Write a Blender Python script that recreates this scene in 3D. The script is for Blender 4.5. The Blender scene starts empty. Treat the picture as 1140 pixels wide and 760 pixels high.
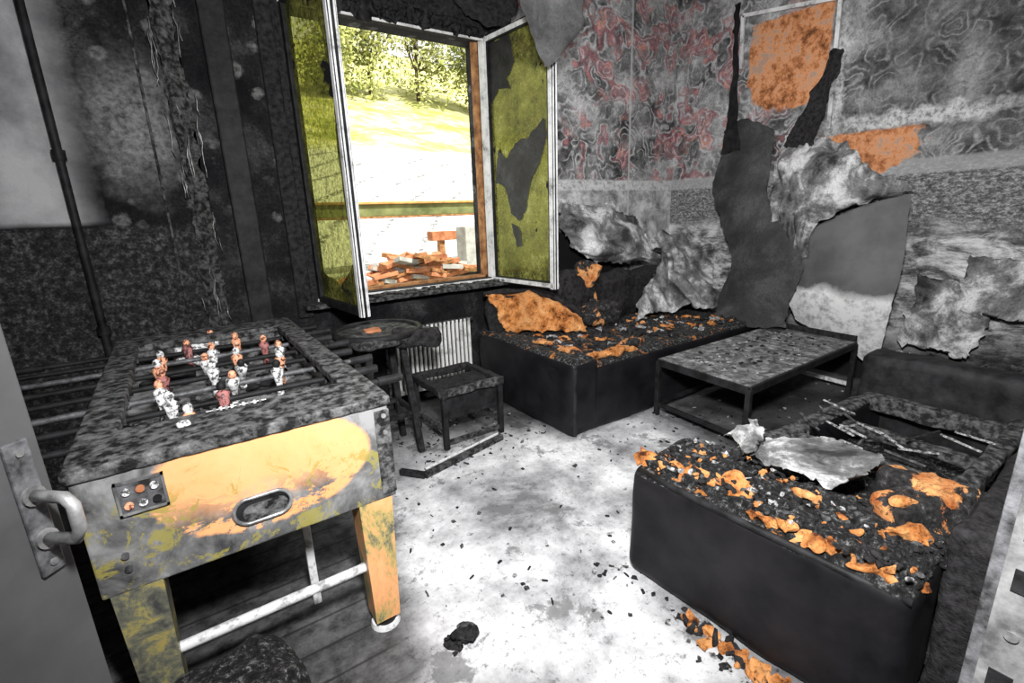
import bpy, bmesh, math, random
from mathutils import Matrix, Vector, noise
random.seed(7)
scene=bpy.context.scene
try:
    scene.view_settings.view_transform='Standard'
    scene.view_settings.look='None'
except Exception: pass

# ---------------------------------------------------------------- node helper
def col(c):
    return (c[0],c[1],c[2],1.0) if len(c)==3 else tuple(c)
class NT:
    def __init__(s,name,rough=.85,metal=0.0,spec=.3):
        s.m=bpy.data.materials.new(name); s.m.use_nodes=True
        s.t=s.m.node_tree; s.t.nodes.clear()
        s.out=s.t.nodes.new('ShaderNodeOutputMaterial')
        s.p=s.t.nodes.new('ShaderNodeBsdfPrincipled')
        s.p.inputs['Roughness'].default_value=rough
        s.p.inputs['Metallic'].default_value=metal
        s.p.inputs['Specular IOR Level'].default_value=spec
        s.t.links.new(s.p.outputs[0],s.out.inputs[0])
        s.pos=s.t.nodes.new('ShaderNodeNewGeometry').outputs['Position']
        s._sep=None
    def lk(s,a,b):
        if isinstance(a,bpy.types.NodeSocket): s.t.links.new(a,b)
        else:
            try: b.default_value=a
            except Exception: b.default_value=col(a)
    def xyz(s):
        if s._sep is None:
            n=s.t.nodes.new('ShaderNodeSeparateXYZ'); s.t.links.new(s.pos,n.inputs[0]); s._sep=n
        return s._sep.outputs
    def scale(s,v,loc=(0,0,0)):
        n=s.t.nodes.new('ShaderNodeMapping'); s.t.links.new(s.pos,n.inputs[0])
        n.inputs['Scale'].default_value=v; n.inputs['Location'].default_value=loc
        return n.outputs[0]
    def noise(s,sc,det=6,rough=.6,dist=0,co=None,colr=False):
        n=s.t.nodes.new('ShaderNodeTexNoise'); s.t.links.new(co or s.pos,n.inputs['Vector'])
        n.inputs['Scale'].default_value=sc;n.inputs['Detail'].default_value=det
        n.inputs['Roughness'].default_value=rough;n.inputs['Distortion'].default_value=dist
        return n.outputs['Color' if colr else 'Fac']
    def vor(s,sc,feat='F1',co=None):
        n=s.t.nodes.new('ShaderNodeTexVoronoi'); n.feature=feat
        s.t.links.new(co or s.pos,n.inputs['Vector']); n.inputs['Scale'].default_value=sc
        return n.outputs['Distance']
    def ramp(s,f,st):
        n=s.t.nodes.new('ShaderNodeValToRGB'); s.t.links.new(f,n.inputs[0])
        e=n.color_ramp.elements
        while len(e)>1: e.remove(e[0])
        e[0].position=st[0][0]
        def cc(c): return (c,c,c,1) if isinstance(c,(int,float)) else col(c)
        e[0].color=cc(st[0][1])
        for p,c in st[1:]:
            k=e.new(p); k.color=cc(c)
        return n.outputs[0]
    def mix(s,f,a,b,mode='MIX'):
        n=s.t.nodes.new('ShaderNodeMix'); n.data_type='RGBA'; n.blend_type=mode
        s.lk(f,n.inputs[0]);
        for v,i in ((a,6),(b,7)):
            if isinstance(v,bpy.types.NodeSocket): s.t.links.new(v,n.inputs[i])
            elif isinstance(v,(int,float)): n.inputs[i].default_value=(v,v,v,1)
            else: n.inputs[i].default_value=col(v)
        return n.outputs[2]
    def math(s,op,a,b=0.0,c=None,clamp=False):
        n=s.t.nodes.new('ShaderNodeMath'); n.operation=op; n.use_clamp=clamp
        s.lk(a,n.inputs[0]); s.lk(b,n.inputs[1])
        if c is not None: s.lk(c,n.inputs[2])
        return n.outputs[0]
    def mul(s,*a):
        r=a[0]
        for x in a[1:]: r=s.math('MULTIPLY',r,x)
        return r
    def inv(s,a): return s.math('SUBTRACT',1.0,a,clamp=True)
    def warp(s,amp,sc):
        n=s.noise(sc,5,.6,colr=True)
        v=s.t.nodes.new('ShaderNodeVectorMath'); v.operation='MULTIPLY_ADD'
        s.t.links.new(n,v.inputs[0]); v.inputs[1].default_value=(amp,amp,amp)
        w=s.t.nodes.new('ShaderNodeVectorMath'); w.operation='SUBTRACT'
        s.t.links.new(s.pos,w.inputs[0]); w.inputs[1].default_value=(amp/2,)*3
        s.t.links.new(w.outputs[0],v.inputs[2])
        return v.outputs[0]
    def dist(s,c,r=(1,1,1),amp=0,sc=6):
        w=s.warp(amp,sc) if amp else s.pos
        a=s.t.nodes.new('ShaderNodeVectorMath'); a.operation='SUBTRACT'
        s.t.links.new(w,a.inputs[0]); a.inputs[1].default_value=c
        b=s.t.nodes.new('ShaderNodeVectorMath'); b.operation='DIVIDE'
        s.t.links.new(a.outputs[0],b.inputs[0]); b.inputs[1].default_value=r
        l=s.t.nodes.new('ShaderNodeVectorMath'); l.operation='LENGTH'
        s.t.links.new(b.outputs[0],l.inputs[0])
        return l.outputs['Value']
    def blob(s,c,r,amp=.3,sc=6,soft=.12):
        return s.math('MULTIPLY_ADD',s.dist(c,r,amp,sc),-1/soft,1/soft+.5,clamp=True)
    def above(s,ax,v,soft=.02,nz=0,nsc=5):
        x=s.xyz()['XYZ'.index(ax)]
        if nz:
            x=s.math('MULTIPLY_ADD',s.noise(nsc,5,.6),nz,s.math('SUBTRACT',x,nz/2))
        return s.math('MULTIPLY_ADD',x,1/soft,-v/soft+.5,clamp=True)
    def base(s,c):
        if isinstance(c,bpy.types.NodeSocket): s.t.links.new(c,s.p.inputs['Base Color'])
        else: s.p.inputs['Base Color'].default_value=col(c)
        return s
    def bump(s,h,strength=.4,dist=.01):
        n=s.t.nodes.new('ShaderNodeBump'); s.t.links.new(h,n.inputs['Height'])
        n.inputs['Strength'].default_value=strength; n.inputs['Distance'].default_value=dist
        s.t.links.new(n.outputs[0],s.p.inputs['Normal']); return s

def simple(name,c1,c2,sc=12,rough=.8,metal=0,bump=.3,bd=.006,lo=.35,hi=.65,det=7,spec=.3):
    n=NT(name,rough,metal,spec); f=n.noise(sc,det,.65)
    n.base(n.ramp(f,[(lo,c1),(hi,c2)])); n.bump(n.noise(sc*3,5,.6),bump,bd); return n.m

PEACH=(.78,.36,.15)
M={}
M['char']=simple('char',(.004,.004,.004),(.034,.032,.034),34,.8,0,.8,.01,spec=.2)
M['char2']=simple('char_grey',(.008,.008,.008),(.15,.15,.15),30,.8,0,.8,.01,lo=.42,hi=.7)
M['black']=simple('soot_hole_black',(.004,.004,.004),(.022,.022,.024),14,.6,0,.3,spec=.2)
M['vinyl']=simple('sooted_vinyl',(.004,.004,.005),(.013,.012,.014),5,.5,0,.2,.004,spec=.22)
M['chrome']=simple('chrome',(.55,.55,.55),(.8,.8,.8),20,.25,.9,.05)
M['steel']=simple('sooted_steel',(.12,.12,.12),(.42,.42,.42),18,.4,.5,.1)
M['jamb']=simple('sooted_jamb',(.02,.02,.02),(.16,.16,.17),26,.5,.2,.3)
M['doorpaint']=simple('door_paint',(.050,.050,.051),(.075,.075,.077),4,.55,0,.1)
M['ash']=simple('ash',(.05,.05,.05),(.6,.6,.6),60,.95,0,.9,.01,lo=.4,hi=.62)
M['white']=simple('white_paint',(.25,.25,.26),(.8,.8,.8),24,.5,0,.2,lo=.36,hi=.48)
n=NT('burnt_foam',.9)
c=n.ramp(n.noise(10,7,.7),[(.36,(.06,.015,.004)),(.43,(.45,.15,.035)),(.54,(.78,.34,.11)),(.7,(.9,.5,.22))])
c=n.mix(1.0,c,n.ramp(n.noise(60,6,.8),[(.36,.12),(.45,1)]),'MULTIPLY')
n.base(c); n.bump(n.noise(50,6,.75),1,.02); M['foam']=n.m
M['wood']=simple('weathered_wood',(.16,.06,.02),(.5,.25,.10),14,.8,0,.4)
M['brick']=simple('brick',(.30,.10,.04),(.55,.24,.12),9,.9,0,.4)
M['concrete']=simple('concrete',(.30,.30,.28),(.5,.5,.46),6,.9,0,.3)

def foamchar(name,thr=.52,sc=5):
    n=NT(name,.85); f=n.noise(sc,8,.66,.5)
    c=n.ramp(n.noise(34,6,.7),[(.38,(.004,.004,.004)),(.58,(.04,.038,.038)),(.7,(.2,.2,.2))])
    fo=n.ramp(n.noise(14,5,.6),[(.35,(.40,.10,.02)),(.6,(.85,.42,.16))])
    fo=n.mix(1.0,fo,n.ramp(n.noise(60,6,.8),[(.36,.12),(.46,1)]),'MULTIPLY')
    n.base(n.mix(n.ramp(f,[(thr,0),(thr+.015,1)]),c,fo)); n.bump(n.noise(45,6,.75),1,.02); return n.m
M['foamchar']=foamchar('charred_foam',.49)
M['foamchar2']=foamchar('charred_upholstery',.60,7)
def ashy(name,orange):
    n=NT(name,.95); f=n.noise(48,8,.8)
    c=n.ramp(f,[(.42,(.004,.004,.004)),(.53,(.030,.030,.030)),(.60,(.18,.18,.18)),(.67,(.6,.6,.6))])
    if orange:
        o=n.ramp(n.noise(9,7,.7,.6),[(.60,0),(.615,1)])
        c=n.mix(o,c,n.mix(1.0,(.65,.25,.06),n.ramp(n.noise(60,6,.8),[(.4,.1),(.5,1)]),'MULTIPLY'))
    n.base(c); n.bump(n.noise(60,7,.8),1,.03); return n.m
M['ashseat']=ashy('ashy_seat',True); M['ashgrey']=ashy('ashy_crust',False)

# floor
n=NT('floor_soot',.7,spec=.35)
f=n.noise(1.9,10,.70,.15)
b=n.ramp(f,[(.36,(.16,.16,.165)),(.45,(.36,.36,.37)),(.52,(.54,.54,.55)),(.60,(.76,.76,.77))])
sp=n.ramp(n.noise(34,7,.8),[(.36,.35),(.45,1)])
b=n.mix(1.0,b,sp,'MULTIPLY')
st=n.ramp(n.noise(3.2,9,.75,.2,co=n.scale((1,1,1),(4,4,0))),[(.56,0),(.60,.75)])
b=n.mix(st,b,(.13,.13,.13))
pale_mid=n.math('MAXIMUM',n.blob((1.15,1.7,0),(.75,1.15,1),.7,2.5,.7),n.blob((1.9,2.0,0),(.9,.5,1),.7,2.5,.8))  # paler middle of the floor, much darker outside it
dark=n.mix(1.0,b,(.13,.13,.13),'MULTIPLY')
b=n.mix(pale_mid,dark,b)
pl=n.math('MULTIPLY',n.blob((-.2,1.9,0),(.75,1.1,1),.3,3,.2),.9)
wv=n.ramp(n.math('FRACT',n.math('MULTIPLY',n.xyz()[1],7)),[(0,.03),(.06,.6),(.94,.6),(1,.03)])
pc=n.mix(1.0,n.ramp(n.noise(12,7,.75),[(.38,.02),(.65,.20)]),wv,'MULTIPLY')
b=n.mix(pl,b,pc)
n.base(b); n.bump(n.noise(24,8,.75),.5,.012); M['floor']=n.m

# window wall
n=NT('wall_soot_window',.85,spec=.15)
f=n.noise(3.2,9,.66,.3)
dk=n.ramp(f,[(.36,(.004,.004,.005)),(.52,(.014,.014,.015)),(.64,(.048,.048,.050))])
dk=n.mix(1.0,dk,n.ramp(n.noise(60,6,.8),[(.38,.4),(.5,1),(.66,1.9)]),'MULTIPLY')
bl=n.ramp(n.vor(6.5,co=n.warp(.08,14)),[(.0,.5),(.14,.7),(.20,1),(.26,.5),(.33,0)])
bm_=n.mul(bl,n.ramp(n.noise(1.7,3,.5),[(.38,0),(.50,.9)]),n.above('Z',1.35,.3),n.above('X',-.25,.1))
left=n.mix(bm_,dk,n.ramp(n.noise(40,6,.8),[(.38,.05),(.6,.22)]))
big=n.blob((-.05,3.65,2.05),(.20,1,.30),.35,6,1.1)
left=n.mix(n.math('MULTIPLY',big,.75),left,n.ramp(n.noise(26,8,.75),[(.36,.06),(.62,.32)]))
g=n.math('MULTIPLY',n.inv(n.above('X',-.36,.22,.15,4)),n.above('Z',1.52,.03,.02))
left=n.mix(g,left,n.ramp(n.noise(1.6,6,.6),[(.38,(.13,.13,.14)),(.60,(.50,.50,.51))]))
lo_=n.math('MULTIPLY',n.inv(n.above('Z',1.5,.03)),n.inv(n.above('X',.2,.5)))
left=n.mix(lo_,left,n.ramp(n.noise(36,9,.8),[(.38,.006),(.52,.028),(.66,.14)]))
def paper(n,pinkmask):
    a=n.ramp(n.noise(2.7,10,.72,.2),[(.38,.03),(.46,.11),(.53,.21),(.62,.40)])
    co=n.warp(.07,9)
    nf=n.noise(4.4,1.6,.5,.2,co=co)
    e=n.ramp(nf,[(.36,0),(.385,.8),(.41,0),(.465,0),(.492,1),(.52,0),(.56,0),(.585,1),(.61,0),(.66,0),(.68,.9),(.70,0)])
    e=n.math('MULTIPLY',e,n.ramp(n.noise(7,8,.8),[(.42,.1),(.56,.9)]))
    pk=n.mul(n.ramp(nf,[(.49,0),(.54,.9)]),n.ramp(n.noise(1.7,4,.6,.2,co=n.scale((1,1,1),(3,7,1))),[(.42,0),(.49,.9)]),pinkmask,n.ramp(n.noise(16,7,.75),[(.42,.2),(.52,1)]))
    c=n.mix(pk,a,n.ramp(n.noise(9,7,.75),[(.38,(.14,.07,.08)),(.5,(.32,.13,.145)),(.60,(.58,.24,.20)),(.66,(.62,.32,.18))]))
    c=n.mix(e,c,(.50,.50,.51))
    sp=n.ramp(n.noise(70,7,.85),[(.36,.25),(.46,1),(.64,1.35)])
    return n.mix(1.0,c,sp,'MULTIPLY')
up=n.above('Z',1.78,.03,.03)
pap=paper(n,n.math('MULTIPLY',up,n.above('X',2.6,.1)))
lower=n.ramp(n.noise(5,10,.75,.5),[(.36,.10),(.5,.32),(.62,.60)])
pap=n.mix(up,lower,pap)
bd=n.math('MULTIPLY',n.above('Z',1.69,.02,.03),n.inv(n.above('Z',1.79,.02,.03)))
pap=n.mix(n.math('MULTIPLY',bd,.85),pap,n.ramp(n.noise(20,7,.75),[(.36,.18),(.55,.62)]))
seam=n.math('MULTIPLY',n.above('X',4.03,.015,.02),n.inv(n.above('X',4.055,.015,.02)))
pap=n.mix(n.math('MULTIPLY',seam,.7),pap,(.5,.5,.5))
pap=n.mix(n.blob((3.2,3.65,.9),(.9,1,.45),.4,4,.3),pap,(.01,.01,.01))
wm=n.above('X',2.5,.1)
n.base(n.mix(wm,left,pap)); n.bump(n.noise(36,8,.75),.5,.012); M['wallwin']=n.m

# right wall
n=NT('wall_soot_right',.85,spec=.2)
up=n.above('Z',1.78,.03,.03)
pap=paper(n,n.math('MULTIPLY',up,n.above('Y',2.5,.8,.6,3)))
hz_=n.noise(3.4,10,.78,.3,co=n.scale((1,1,2.4)))
lower=n.ramp(hz_,[(.38,.04),(.46,.14),(.52,.38),(.60,.70)])
low2=n.ramp(n.noise(34,8,.8,co=n.scale((1,1,2))),[(.38,.035),(.5,.14),(.60,.42)])
lower=n.mix(n.above('Z',1.30,.15,.3,3),lower,low2)
pap=n.mix(up,lower,pap)
bd=n.math('MULTIPLY',n.above('Z',1.69,.02,.03),n.inv(n.above('Z',1.80,.02,.03)))
pap=n.mix(n.math('MULTIPLY',bd,.6),pap,(.42,.42,.42))
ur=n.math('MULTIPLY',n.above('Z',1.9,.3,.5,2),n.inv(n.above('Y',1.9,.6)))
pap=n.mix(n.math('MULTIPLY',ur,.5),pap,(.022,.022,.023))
def swirl(c,r): return n.blob(c,r,.26,6,.8)
sw=n.math('MAXIMUM',swirl((4.75,1.50,2.10),(1,.60,.06)),n.math('MULTIPLY',swirl((4.75,1.20,2.32),(1,.10,.22)),.35))
sw=n.math('MAXIMUM',sw,swirl((4.75,2.05,2.45),(1,.05,.5)))
pap=n.mix(n.math('MULTIPLY',sw,.85),pap,n.ramp(n.noise(24,8,.8),[(.40,.18),(.54,.68)]))
ob=n.mul(n.blob((4.75,2.47,2.80),(1,.42,.50),.28,5,.05),n.inv(n.above('Z',3.09,.02,.1,6)),n.above('Y',2.14,.02,.08,7),n.inv(n.above('Y',2.84,.02,.10,6)))
ob2=n.mul(n.blob((4.75,1.84,1.92),(1,.45,.20),.30,6,.05),n.inv(n.above('Z',2.04,.02,.06,8)))
oc=n.ramp(n.noise(6,9,.80),[(.38,(.12,.05,.02)),(.45,(.40,.15,.06)),(.53,(.70,.32,.15)),(.60,(.34,.28,.24)),(.68,(.6,.26,.12))])
pap=n.mix(n.math('MAXIMUM',ob,ob2),pap,oc)
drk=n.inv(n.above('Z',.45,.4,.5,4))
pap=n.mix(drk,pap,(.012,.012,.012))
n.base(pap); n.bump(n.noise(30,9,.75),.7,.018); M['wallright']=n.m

M['walldark']=simple('wall_soot_dark',(.02,.02,.02),(.09,.09,.09),4,.9,0,.4)
M['ceil']=simple('ceiling_soot',(.03,.03,.03),(.14,.14,.14),3,.9,0,.4)

def sheetmat(name,a,b,c,sc=3.5,rough=.6):
    n=NT(name,rough); f=n.noise(sc,9,.70,.3)
    k=n.ramp(f,[(.38,a),(.5,b),(.60,c)])
    k=n.mix(1.0,k,n.ramp(n.noise(70,6,.85),[(.38,.45),(.5,1)]),'MULTIPLY')
    n.base(k); n.bump(n.noise(25,7,.7),.25,.005); return n.m
M['sheetdark']=sheetmat('peeled_lining_dark',.022,.036,.062)
M['sheetlight']=sheetmat('peeled_lining_ashen_lit',.035,.18,.62,3.6,.5)  # pale lining; stronger colour contrast imitates harder light on the folds
n=NT('peeled_lining_two_tone',.6)
k=n.ramp(n.noise(3,8,.6),[(.36,.075),(.6,.12)])
lt=n.inv(n.above('Z',.78,.06,.30,3))
k=n.mix(lt,k,n.ramp(n.noise(12,8,.75),[(.36,.30),(.54,.72)]))
n.base(k); n.bump(n.noise(30,7,.7),.3,.005); M['sheetB']=n.m

# foosball
n=NT('table_laminate',.35,spec=.5)
b=n.ramp(n.noise(6,9,.7,.4),[(.38,(.04,.04,.042)),(.5,(.14,.14,.14)),(.62,(.28,.28,.28))])
pk=n.blob((.13,1.49,.78),(.31,1,.17),.10,5,.05)
pn=n.ramp(n.noise(7,9,.8,1.0),[(.34,(.30,.13,.03)),(.42,PEACH),(.7,(.82,.42,.20))])
dr=n.math('MULTIPLY',n.ramp(n.noise(6,9,.78,.6,co=n.scale((.7,1,1.3))),[(.50,0),(.52,1)]),n.inv(n.above('Z',.72,.1,.1,6)))
col_=n.mix(n.math('SUBTRACT',pk,dr,clamp=True),b,pn)
tr=n.math('MULTIPLY',n.ramp(n.noise(9,9,.8,.6,co=n.scale((1,1,1),(5,2,9))),[(.54,0),(.56,.8)]),n.inv(n.above('Z',.80,.06)))
col_=n.mix(tr,col_,(.30,.26,.06))
n.base(col_); n.bump(n.noise(30,6,.7),.2,.003); M['laminate']=n.m
n=NT('table_leg',.4,spec=.5)
b=n.ramp(n.noise(9,9,.78,.4,co=n.scale((1,1,.5))),[(.38,(.10,.10,.09)),(.45,(.42,.34,.12)),(.52,PEACH),(.66,(.85,.48,.22))])
b2=n.ramp(n.noise(12,9,.78,.4),[(.38,(.05,.05,.05)),(.50,(.15,.15,.11)),(.58,(.33,.28,.09)),(.68,(.45,.24,.08))])
n.base(n.mix(n.above('X',.1,.05),b2,b)); M['leg']=n.m
M['rim']=simple('table_rim',(.006,.006,.006),(.18,.18,.18),26,.7,0,.8,.008,lo=.42,hi=.66,det=9)
M['field']=simple('table_field',(.02,.02,.02),(.30,.30,.30),14,.7,0,.3,lo=.38,hi=.66)
M['figA']=simple('figure_orange',(.10,.03,.02),(.85,.40,.24),60,.5,0,.1,lo=.42,hi=.5)
M['figB']=simple('figure_pale',(.06,.06,.06),(.8,.8,.8),60,.5,0,.1,lo=.42,hi=.52)
M['figR']=simple('figure_red',(.05,.02,.02),(.40,.16,.15),60,.5,0,.1,lo=.42,hi=.52)
M['pipewhite']=simple('enamel_tube',(.25,.25,.25),(.7,.7,.7),24,.4,0,.1,lo=.36,hi=.5)
M['radiator']=simple('radiator_enamel',(.22,.22,.20),(.72,.72,.70),7,.5,0,.2,lo=.34,hi=.5)
n=NT('grimy_frame',.55) 
n.base(n.ramp(n.noise(7,8,.7),[(.32,.10),(.40,.45),(.5,.66),(.66,.8)])); M['frame']=n.m
n=NT('table_top_ash',.7)
n.base(n.ramp(n.noise(14,10,.8,.4),[(.38,.025),(.48,.10),(.56,.25),(.66,.55)])); n.bump(n.noise(50,7,.75),.8,.01); M['tabletop']=n.m

def glassmat(name,shift,thr=.56):
    n=NT(name,.08,0,1)
    t=n.t
    tr=t.nodes.new('ShaderNodeBsdfTransparent'); tr.inputs[0].default_value=(.50,.52,.20,1)
    gl=t.nodes.new('ShaderNodeBsdfGlossy'); gl.inputs['Color'].default_value=(.36,.37,.12,1); gl.inputs['Roughness'].default_value=.12
    tl=t.nodes.new('ShaderNodeBsdfDiffuse'); t.links.new(n.ramp(n.noise(5,9,.75),[(.38,(.06,.06,.03)),(.55,(.24,.24,.06)),(.66,(.42,.42,.16))]),tl.inputs[0])  # olive diffuse colour stands in for greenery reflected in the pane
    m1=t.nodes.new('ShaderNodeMixShader'); m1.inputs[0].default_value=.35
    t.links.new(tr.outputs[0],m1.inputs[1]); t.links.new(gl.outputs[0],m1.inputs[2])
    m2=t.nodes.new('ShaderNodeMixShader'); 
    so=n.ramp(n.noise(34,9,.85,.3),[(.42,.20),(.60,.95)])
    t.links.new(so,m2.inputs[0]); t.links.new(m1.outputs[0],m2.inputs[1]); t.links.new(tl.outputs[0],m2.inputs[2])
    bk=t.nodes.new('ShaderNodeBsdfDiffuse'); bk.inputs[0].default_value=(.02,.02,.02,1)
    m3=t.nodes.new('ShaderNodeMixShader')
    big=n.ramp(n.noise(3.2,7,.65,.5,co=n.scale((1,1,.8),(shift,shift,0))),[(thr,0),(thr+.02,1)])
    t.links.new(big,m3.inputs[0]); t.links.new(m2.outputs[0],m3.inputs[1]); t.links.new(bk.outputs[0],m3.inputs[2])
    t.links.new(m3.outputs[0],n.out.inputs[0]); return n.m
M['glassL']=glassmat('sooty_glass',1.3,.62)
M['glassR']=glassmat('sooty_glass_reflecting',4.1,.60)

# exterior
n=NT('hillside',.95)
yy=n.ramp(n.noise(.5,9,.78),[(.40,(.28,.31,.06)),(.5,(.55,.54,.20)),(.60,(.72,.70,.44))])
rd=n.math('FRACT',n.math('MULTIPLY',n.dist((22,0,0),(1,1,1),.8,.12),1.0))
ln=n.ramp(rd,[(0,.12),(.10,.20),(.16,.64),(.92,.68),(1,.15)])
ln=n.mix(n.ramp(n.noise(5,6,.8),[(.46,0),(.58,1)]),ln,.66)
b=n.mix(n.above('Y',21,2,4,.2),ln,yy)
gr=n.inv(n.above('Y',8,2,3,.8))
b=n.mix(gr,b,n.ramp(n.noise(3,8,.78),[(.42,(.10,.14,.05)),(.5,(.34,.34,.26)),(.6,(.55,.55,.50))]))
n.base(b); M['hill']=n.m
M['leaf']=simple('foliage',(.20,.24,.04),(.68,.68,.30),.9,.8,0,0)
M['bark']=simple('bark',(.06,.04,.03),(.15,.1,.07),9)
M['beam']=simple('beam_green',(.10,.12,.04),(.26,.28,.11),3,.8,0,.2)
M['beamo']=simple('beam_edge',(.4,.2,.05),(.7,.4,.15),6)

# ---------------------------------------------------------------- mesh builder
def nz3(p,sc,seed=0):
    return noise.noise_vector(Vector(p)*sc+Vector((seed*3.1,seed*1.7,seed)))
class B:
    def __init__(s,name): s.name=name; s.v=[]; s.f=[]; s.fm=[]; s.sm=[]; s.mats=[]
    def mi(s,m):
        if m not in s.mats: s.mats.append(m)
        return s.mats.index(m)
    def add(s,vs,fs,m,smooth=False):
        o=len(s.v); i=s.mi(m)
        s.v+= [tuple(v) for v in vs]
        for f in fs: s.f.append(tuple(o+k for k in f)); s.fm.append(i); s.sm.append(smooth)
    def frombm(s,bm,m,smooth=False):
        bm.verts.index_update()
        s.add([v.co.copy() for v in bm.verts],[[v.index for v in f.verts] for f in bm.faces],m,smooth); bm.free()
    def box(s,x0,x1,y0,y1,z0,z1,m,bev=0,mat=None):
        bm=bmesh.new(); bmesh.ops.create_cube(bm,size=1)
        for v in bm.verts:
            v.co=Vector((x0+(v.co.x+.5)*(x1-x0),y0+(v.co.y+.5)*(y1-y0),z0+(v.co.z+.5)*(z1-z0)))
        if bev: bmesh.ops.bevel(bm,geom=list(bm.edges),offset=bev,segments=2,affect='EDGES',profile=.5)
        if mat is not None: bm.transform(mat)
        s.frombm(bm,m)
    def beam(s,p1,p2,w,h,m,bev=0,up=(0,0,1)):
        p1=Vector(p1);p2=Vector(p2);d=p2-p1;L=d.length;d.normalize();up=Vector(up)
        if abs(d.dot(up))>.98: up=Vector((0,1,0))
        a=d.cross(up).normalized();b=a.cross(d).normalized()
        T=Matrix((( d.x,a.x,b.x,p1.x),(d.y,a.y,b.y,p1.y),(d.z,a.z,b.z,p1.z),(0,0,0,1)))
        s.box(0,L,-w/2,w/2,-h/2,h/2,m,bev,T)
    def cyl(s,p1,p2,r,m,seg=14,r2=None,cap=True):
        p1=Vector(p1);p2=Vector(p2);d=(p2-p1).normalized();up=Vector((0,0,1)) if abs(d.z)<.95 else Vector((1,0,0))
        a=d.cross(up).normalized();b=a.cross(d);r2=r if r2 is None else r2
        vs=[p1+(a*math.cos(t)+b*math.sin(t))*r for t in [2*math.pi*i/seg for i in range(seg)]]
        vs+=[p2+(a*math.cos(t)+b*math.sin(t))*r2 for t in [2*math.pi*i/seg for i in range(seg)]]
        fs=[(i,(i+1)%seg,seg+(i+1)%seg,seg+i) for i in range(seg)]
        s.add(vs,fs,m,True)
        if cap: s.add(vs,[tuple(range(seg-1,-1,-1)),tuple(range(seg,2*seg))],m)
    def tube(s,pts,r,m,seg=10,closed=False):
        n=len(pts);pts=[Vector(p) for p in pts];vs=[];prev=None
        for i,p in enumerate(pts):
            if closed: d=(pts[(i+1)%n]-pts[i-1]).normalized()
            else: d=(pts[min(i+1,n-1)]-pts[max(i-1,0)]).normalized()
            if prev is None:
                up=Vector((0,0,1)) if abs(d.z)<.9 else Vector((1,0,0)); a=d.cross(up).normalized()
            else: a=(prev-d*prev.dot(d)).normalized()
            prev=a;b=d.cross(a)
            rr=r[i] if isinstance(r,(list,tuple)) else r
            vs+=[p+(a*math.cos(t)+b*math.sin(t))*rr for t in [2*math.pi*k/seg for k in range(seg)]]
        fs=[]
        for i in range(n if closed else n-1):
            j=(i+1)%n
            fs+=[(i*seg+k,i*seg+(k+1)%seg,j*seg+(k+1)%seg,j*seg+k) for k in range(seg)]
        if not closed: fs+=[tuple(range(seg-1,-1,-1)),tuple((n-1)*seg+k for k in range(seg))]
        s.add(vs,fs,m,True)
    def lump(s,c,size,m,n=14,r=.05,amp=.02,sc=8,rotz=0,seed=0,tilt=None,topmat=None,smooth=True):
        bm=bmesh.new(); bmesh.ops.create_cube(bm,size=2)
        bmesh.ops.subdivide_edges(bm,edges=list(bm.edges),cuts=n,use_grid_fill=True)
        h=Vector(size)/2;R=Matrix.Rotation(rotz,4,'Z')
        if tilt: R=R@Matrix.Rotation(tilt[0],4,'X')@Matrix.Rotation(tilt[1],4,'Y')
        C=Vector(c); r=min(r,min(h)*.98)
        for v in bm.verts:
            p=Vector((v.co.x*h.x,v.co.y*h.y,v.co.z*h.z))
            qn=Vector([max(-h[i]+r,min(h[i]-r,p[i])) for i in range(3)])
            d=p-qn
            if d.length>1e-6: p=qn+d.normalized()*r
            p=R@p+C
            p+=nz3(p,sc,seed)*amp+nz3(p,sc*3,seed+5)*amp*.4
            v.co=p
        bm.normal_update()
        if topmat:
            bm.verts.index_update()
            vs=[v.co.copy() for v in bm.verts]
            ft=[[v.index for v in f.verts] for f in bm.faces if f.normal.z>.45]
            fo=[[v.index for v in f.verts] for f in bm.faces if f.normal.z<=.45]
            s.add(vs,fo,m,True); 
            o=len(s.v)-len(vs); i=s.mi(topmat)
            for f in ft: s.f.append(tuple(o+k for k in f)); s.fm.append(i); s.sm.append(True)
            bm.free()
        else: s.frombm(bm,m,smooth)
    def surf(s,rows,m,res=8,amp=0,sc=6,seed=0,jag=0,crease=0,csc=5,cdir=(1,1,1)):
        rows=[[Vector(p) for p in r] for r in rows]
        def cr(P,t):
            n=len(P)-1;i=min(int(t*n),n-1);u=t*n-i
            p0=P[max(i-1,0)];p1=P[i];p2=P[i+1];p3=P[min(i+2,n)]
            return .5*((2*p1)+(-p0+p2)*u+(2*p0-5*p1+4*p2-p3)*u*u+(-p0+3*p1-3*p2+p3)*u**3)
        NR=(len(rows)-1)*res;NC=(len(rows[0])-1)*res
        g=[]
        for j in range(NR+1):
            tv=j/NR
            colp=[cr([r[k] for r in rows],tv) for k in range(len(rows[0]))]
            g.append([cr(colp,i/NC) for i in range(NC+1)])
        G=[[p.copy() for p in r] for r in g]
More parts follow.
